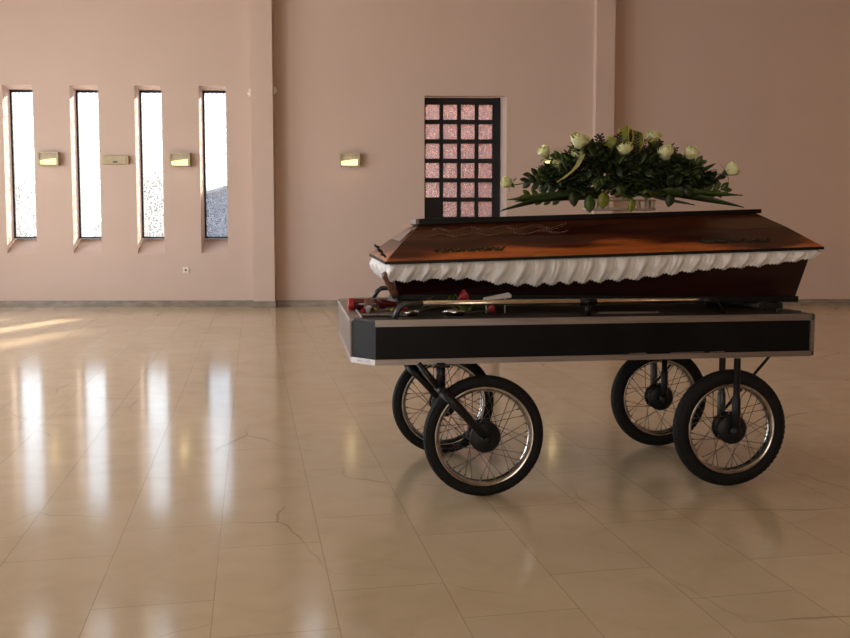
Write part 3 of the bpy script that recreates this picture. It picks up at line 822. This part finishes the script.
# red roses
def cut_rose(p, d, L, r_, label, rot, seed):
    P = CT @ Vector(p); e = empty('rose', P, R(8.3)+rot, label, 'rose')
    d = Vector(d).normalized(); head = d*L + Vector((0,0,r_+.004)); rr = random.Random(seed)
    xbuilt(ROSE[1], aim(head, d + Vector((0,0,.35)), r_), 'bloom', M['rosered'], e)
    xbuilt(CAL, aim(head, d + Vector((0,0,.35)), r_), 'calyx', M['stem'], e)
    m = MB(); m.tube([(0,0,.004), tuple(d*L*.5+Vector((0,0,.010))), tuple(head - (d+Vector((0,0,.35))).normalized()*r_*1.05)], .003, 6); m.build('stem', M['stem'], e)
    for i in range(7):
        t = rr.uniform(.15,.8); q = d*L*t + Vector((0,0,.012+.01*t))
        m = MB(); m.leaf(q, (rr.uniform(-.6,.9), rr.uniform(-.8,.8), rr.uniform(.2,1.1)), (0,0,1), rr.uniform(.05,.075), .034, .3, 4)
        m.build('leaf', M['leaf2'] if i % 3 else M['leafgold'], e, solid=.0006)
cut_rose((-.83,.34,ZD), (1,.06,.12), 0.26, .028, 'single red rose lying under the coffin, bloom above the brass rail', 0, 3)
cut_rose((-.68,.20,ZD), (1,-.05,.02), .21, .018, 'flattened dark red rose lying below the brass rail near the white card', 0, 8)
P = CT @ Vector((-.43,.26,ZD)); m = MB()
m.hexa([(-.07,-.06,.064),(.065,-.06,.078),(.07,.035,.084),(-.05,.045,.068),(-.07,-.06,.068),(.065,-.06,.090),(.07,.035,.096),(-.05,.045,.072)])
m.tube([(-.04,.02,0),(-.04,.02,.068)], .0025, 8); m.tube([(.05,.02,0),(.05,.02,.083)], .0025, 8)
o = m.build('card', M['paper']); o.location = P; o.rotation_euler = (0,0,R(6)); tag(o, 'white folded card propped on the deck just behind the brass rail', 'card')
P = CT @ Vector((.20,.20,ZD)); m = MB(); m.hexa([(-.16,-.03,.0),(.14,-.04,.0),(.17,.03,.0),(-.12,.04,.0),(-.16,-.03,.003),(.14,-.04,.003),(.17,.03,.003),(-.12,.04,.003)])
o = m.build('paper_sheet', M['wraplight']); o.location = P; o.rotation_euler = (0,0,R(8.3)); tag(o, 'flat pale sheet lying on the deck under the middle of the coffin', 'sheet')
P = CT @ Vector((.98,.12,ZD)); m = MB(); m.tube([(-.06,.0,.014),(-.02,.005,.012),(.02,-.01,.008),(.045,-.03,.004)], .0035, 6)
m.tube([(-.06,.0,.0),(-.06,.0,.016)], .005, 6)
o = m.build('strap', M['dkmetal']); o.location = P; o.rotation_euler = (0,0,R(8.3)); tag(o, 'thin dark strap lying on the right end of the trolley deck', 'strap')

# ------------------------------------------------------------------ the flower arrangement on the lid
AX, AY, AZ = 1.0, 4.66, 1.2945
fl = empty('flower_arrangement', (AX, AY, AZ), R(5), 'low spray of white roses and dark leaves standing on the coffin lid', 'flower arrangement')
FW = WM[fl.name].inverted()
def W2(p): return FW @ Vector(p)
# basket
b = MB(); W_, D_ = .185, .075
def oval(z0, z1, s0=1.0):
    pts = []
    for i in range(32):
        a = 2*PI*i/32; pts.append((W_*s0*math.copysign(abs(math.cos(a))**.5, math.cos(a)), D_*s0*math.copysign(abs(math.sin(a))**.5, math.sin(a))))
    b.prism(pts, z0, z1)
oval(-.004, .008)
for i in range(16):
    a = 2*PI*(i+.5)/16; x = W_*.94*math.copysign(abs(math.cos(a))**.5, math.cos(a)); y = D_*.9*math.copysign(abs(math.sin(a))**.5, math.sin(a))
    b.box(x-.005, x+.005, y-.004, y+.004, .008, .045)
oval(.045, .052)
b.build('basket', M['basket'], fl)
# foliage mass
def envelope(X):                      # height of the crown above the board, X in world metres
    pts = [(.50,.11),(.58,.145),(.66,.20),(.71,.265),(.78,.32),(.90,.34),(1.08,.33),(1.2,.305),(1.30,.26),(1.38,.22),(1.45,.15),(1.54,.09)]
    if X <= pts[0][0] or X >= pts[-1][0]: return .05
    for (a, ha), (c, hc) in zip(pts, pts[1:]):
        if X <= c: return ha + (hc-ha)*(X-a)/(c-a)
r5 = random.Random(21)
def leaves(name, m_, n, x0, x1, Lr, Wr, seed, low=.02, frac=1.0, dep=.17):
    rr = random.Random(seed); b = MB()
    for i in range(n):
        X = rr.uniform(x0, x1); hh = envelope(X)*frac
        mid = (X-1.02)/.55; dd = dep*math.sqrt(max(.05, 1-mid*mid))
        yy = rr.uniform(-1,1); zz = rr.random()**.7
        if yy*yy + zz*zz > 1.15: zz = math.sqrt(max(0, 1.15-yy*yy))*rr.random()
        lowz = .062 + .11*abs(mid)**1.6
        p = W2((X, AY + yy*dd, AZ + lowz + (hh-lowz)*zz*.93))
        dirv = Vector(((X-1.02)*1.8, yy*.7, (zz-.25)*.9)) + Vector((rr.gauss(0,.6), rr.gauss(0,.5), abs(rr.gauss(0,.5)) if zz < .25 else rr.gauss(0,.5)))
        b.leaf(p, dirv, (rr.gauss(0,.4), -.4+rr.gauss(0,.4), 1), rr.uniform(*Lr), rr.uniform(*Wr), rr.uniform(.05,.45), 4)
    return b.build(name, m_, fl, solid=.0007)
leaves('foliage', M['leaf'], 1500, .63, 1.42, (.045,.085), (.028,.045), 1)
leaves('light_foliage', M['leaf2'], 210, .60, 1.44, (.04,.075), (.025,.04), 2)
for k_ in range(16):                      # dark feathery fern fronds
    X = .66 + .76*k_/15 + r5.uniform(-.02,.02); yy = AY + r5.uniform(-.12,.08); h_ = envelope(X)
    q = Vector((1.02+(X-1.02)*.75, yy, AZ+h_*.55)); d = Vector(((X-1.02)*1.2, (yy-AY)*1.2, .9)).normalized(); L_ = h_*.5 + .03
    b = MB(); b.tube([W2(q), W2(q+d*L_)], .0016, 5)
    for i in range(22):
        t = .1+.9*i/22; s_ = 1 if i % 2 else -1; w_ = d.cross(Vector((0,-1,0))).normalized()
        b.leaf(W2(q+d*L_*t), w_*s_ + d*.7, (0,-1,.2), .034*(1.15-t*.7), .010, .1, 3)
    b.build('fern_frond', M['fern'], fl, solid=.0006)
# big rounded leaves hanging at the front
for X, Z, L_, W_l, mm in ((.885,.085,.105,.06,'leafgold'),(.815,.07,.11,.06,'leaf2'),(1.10,.10,.07,.045,'leafgold'),(.97,.13,.08,.05,'leaf2'),(1.22,.08,.09,.05,'leaf'),(.86,.16,.08,.05,'leaf2'),(1.30,.12,.08,.05,'leaf'),(1.03,.055,.09,.04,'leafgold'),(.73,.09,.10,.05,'leaf')):
    b = MB(); b.leaf(W2((X, AY-.17, AZ+Z)), (r5.uniform(-.25,.25), -.12, -.9), (0,-1,.2), L_*.8, W_l, .1, 6)
    b.build('broad_leaf', M[mm], fl, solid=.0008)
# sprigs reaching out sideways at left and right
for X, Z, dx, dz, nlf, L_ in ((.72,.10,-1,.22,9,.20),(.68,.15,-1,.15,7,.14),(.70,.06,-1,.0,8,.18),(1.32,.13,1,.18,7,.16),(1.36,.09,1,.05,8,.15),(.78,.20,-1,.5,6,.12),(1.27,.19,1,.35,6,.12)):
    b = MB(); q = Vector((X, AY-.05, AZ+Z)); d = Vector((dx, -.15, dz)).normalized()
    b.tube([W2(q), W2(q+d*L_)], .002, 5)
    for i in range(nlf):
        t = (i+.5)/nlf*L_; s_ = 1 if i % 2 else -1
        b.leaf(W2(q+d*t), Vector((d.x*.8, -.3*s_, s_*.8+d.z)), (0,-1,.3), .055, .032, .15, 4)
    b.leaf(W2(q+d*L_), d, (0,-1,.4), .05, .028, .1, 4)
    b.build('sprig', M['leaf'] if nlf % 2 else M['leaf2'], fl, solid=.0006)
# long blades
def blade(p0, p1, w_, sag, m_='blade'):
    b = MB(); p0, p1 = Vector(p0), Vector(p1); n = 14; k0 = len(b.v)
    d = (p1-p0).normalized(); side = Vector((-.15*d.z, -.75, .65)).normalized()
    for i in range(n+1):
        t = i/n; c = lerp(p0, p1, t) + Vector((0,0,sag*4*t*(1-t))); ww = w_*.8*(1-max(0,(t-.55)/.45)**1.6)*(.5+.5*min(1,t*4)) + .0006
        b.v += [tuple(W2(c-side*ww)), tuple(W2(c+Vector((0,.002,-.003)))), tuple(W2(c+side*ww))]
    for i in range(n):
        q = i*3; b.face((q,q+1,q+4,q+3), True); b.face((q+1,q+2,q+5,q+4), True)
    b.build('blade_leaf', M[m_], fl, solid=.001)
blade((.90,4.60,1.40), (.372,4.50,1.283), .03, .015); blade((.88,4.58,1.38), (.385,4.52,1.262+.03), .022, .012)
blade((.92,4.62,1.38), (.41,4.52,1.342), .04, .0, 'leaf2'); blade((.92,4.6,1.36), (.46,4.62,1.335), .035, .01)
blade((1.08,4.60,1.39), (1.603,4.56,1.365), .028, .0, 'leaf2'); blade((1.08,4.60,1.40), (1.555,4.64,1.382), .02, .0)
blade((1.05,4.60,1.40), (1.60,4.53,1.303), .03, .012); blade((1.10,4.58,1.37), (1.44,4.52,1.375), .045, .006, 'leaf2')
blade((1.15,4.6,1.36), (1.345,4.5,1.315), .012, 0, 'fern')
# roses, each a part with calyx and stem
RS = [(.422,1.428,(-1,-.3,.35),.031,2),(.608,1.579,(-.6,-.4,.8),.033,2),(.675,1.522,(-.3,-.8,.5),.022,1),(.780,1.628,(.1,-.5,1),.042,1),(.776,1.566,(-.3,-.4,.8),.034,2),
      (1.012,1.588,(-.15,-.45,.9),.042,0),(1.150,1.655,(.3,-.5,1),.034,1),(1.222,1.570,(-.2,-.3,.9),.040,0),(1.343,1.572,(.45,-.5,.9),.036,0),(1.548,1.492,(1,-.3,.55),.036,0)]
for X, Z, d, r_, kind in RS:
    yy = 4.60 if 0.5 < X < 1.5 else 4.62
    if kind == 0 or r_ > .038: yy = 4.56
    P = Vector((X*yy/4.6, yy, 1.2+(Z-1.2)*yy/4.6)); P = W2(P); d = Vector(d)
    o = xbuilt(ROSE[kind], aim(P, d, r_*.93, X*9), 'rose_bloom', M['rosew'], fl, solid=.0008)
    xbuilt(CAL, aim(P, d, r_*.93, X*5), 'calyx', M['stem'], o)
    root_ = Vector(((X-1.02)*.55, 0, .12)); st = P - d.normalized()*r_*1.0
    m = MB(); m.tube([tuple(root_), tuple(lerp(root_, st, .6)+Vector((0,0,.015))), tuple(st)], .003, 6); m.build('stem', M['stem'], o)
# bow: looped broad leaves of gold-edged ribbon
def ribbon(pts, w_, nm, m_, side=(0,-.9,.45), edge=True):
    pts = [Vector(p) for p in pts]; n = 24; cp = []
    for i in range(n+1):                                  # Catmull-Rom through the points
        t = i/n*(len(pts)-1); a = min(int(t), len(pts)-2); f_ = t-a
        p0, p1, p2, p3 = pts[max(a-1,0)], pts[a], pts[a+1], pts[min(a+2,len(pts)-1)]
        cp.append(.5*((2*p1)+(p2-p0)*f_+(2*p0-5*p1+4*p2-p3)*f_*f_+(3*p1-p0-3*p2+p3)*f_**3))
    s_ = Vector(side).normalized(); b = MB()
    def fn(i, j): return W2(cp[i] + s_*w_*(j/4-.5))
    b.grid(fn, n+1, 5); o = b.build(nm, M[m_], fl, solid=.0008)
    if edge:
        e = MB()
        for sg in (-.5, .5): e.tube([tuple(W2(c + s_*w_*sg)) for c in cp], .0022, 5)
        e.build('ribbon_edge', M['goldedge'], o)
BX, BY, BZ = 1.03, 4.60, 1.60
ribbon([(BX-.01,BY-.02,BZ-.02),(BX-.035,BY-.055,BZ+.04),(BX-.03,BY-.03,BZ+.105),(BX-.02,BY+.03,BZ+.09),(BX-.01,BY+.03,BZ)], .05, 'bow_loop', 'leafgold', (.9,-.1,.45))
ribbon([(BX+.02,BY-.02,BZ-.02),(BX+.035,BY-.06,BZ+.035),(BX+.035,BY-.035,BZ+.085),(BX+.03,BY+.03,BZ+.07),(BX+.02,BY+.03,BZ)], .055, 'bow_loop', 'leafgold', (.9,-.1,-.35))
ribbon([(BX-.03,BY,BZ-.01),(BX-.075,BY-.05,BZ+.015),(BX-.115,BY-.03,BZ+.04),(BX-.11,BY+.03,BZ+.03),(BX-.03,BY+.03,BZ)], .05, 'bow_loop', 'leafgold', (.5,-.2,.8))
ribbon([(BX+.03,BY-.03,BZ-.01),(BX+.085,BY-.04,BZ+.035),(BX+.115,BY-.02,BZ+.045),(BX+.13,BY,BZ+.01),(BX+.105,BY,BZ-.025)], .022, 'bow_loop', 'leafgold', (.3,-.8,.5))
ribbon([(.78,4.50,1.56),(.745,4.46,1.50),(.70,4.45,1.46),(.665,4.46,1.432)], .032, 'ribbon_tail', 'sheer', (1,-.3,.55))
ribbon([(BX-.14,4.57,BZ+.025),(BX-.09,4.56,BZ+.055),(BX-.06,4.56,BZ+.06)], .006, 'ribbon_tail', 'foil', (0,-.5,.8), False)
ribbon([(BX+.08,4.57,BZ+.04),(BX+.115,4.56,BZ+.075)], .007, 'ribbon_tail', 'foil', (0,-.5,.8), False)

# ------------------------------------------------------------------ light
w = bpy.data.worlds.new('sky'); sc.world = w; w.use_nodes = True
bg = w.node_tree.nodes['Background']; bg.inputs[0].default_value = (0.80, 0.90, 1.0, 1); bg.inputs[1].default_value = 3.9
def lamp(name, kind, loc, energy, colr, rot=None, look=None, size=None, size_y=None, **kw):
    l = bpy.data.lights.new(name, kind); l.energy = energy; l.color = colr
    if size is not None and kind == 'AREA': l.shape = 'RECTANGLE'; l.size = size; l.size_y = size_y or size
    for k_, v in kw.items(): setattr(l, k_, v)
    o = bpy.data.objects.new(name, l); col.objects.link(o); o.location = loc
    if look is not None: o.rotation_euler = (Vector(look)).to_track_quat('-Z', 'Y').to_euler()
    return o
lamp('sun', 'SUN', (0, 30, 20), 42.0, (1.0, 0.84, 0.64), look=(-.25, -1, -.49), angle=R(4.5))
for (a, b), e_ in zip(lo, (115, 185, 135)):
    lamp('window_daylight', 'AREA', (-8.75, (a+b)/2, 2.45), e_*.9, (1.0, 0.97, 0.94), look=(1, 0, -.0), size=b-a, size_y=4.2)
lamp('front_fill', 'AREA', (-1.0, -4.95, 2.4), 150, (1.0, 0.90, 0.76), look=(0, 1, 0), size=5, size_y=3.4)  # fill added behind the camera for the near side; front wall has no opening
for y in (5.0, 8.5, 12.0): lamp('lamp_and_fill', 'POINT', (8.75, y, 2.2), 16, (1.0, 0.66, 0.34), shadow_soft_size=.08)  # warm fill added along the unseen right wall, no fittings there
for u, z, l in lamps:
    P = WALL @ Vector((u, -.16, z-.03)); lamp('lamp_and_fill', 'POINT', P, .6, (1.0, 0.72, 0.38), shadow_soft_size=.05)

sc.view_settings.view_transform = 'Standard'; sc.view_settings.look = 'None'; sc.view_settings.gamma = 1
sc.view_settings.use_curve_mapping = False; sc.view_settings.exposure = 0.22
sc.cycles.use_denoising = True
sc.cycles.max_bounces = 12; sc.cycles.diffuse_bounces = 6; sc.cycles.glossy_bounces = 5; sc.cycles.transparent_max_bounces = 12
sc.cycles.sample_clamp_indirect = 4.0
sc.cycles.caustics_refractive = False; sc.cycles.caustics_reflective = False
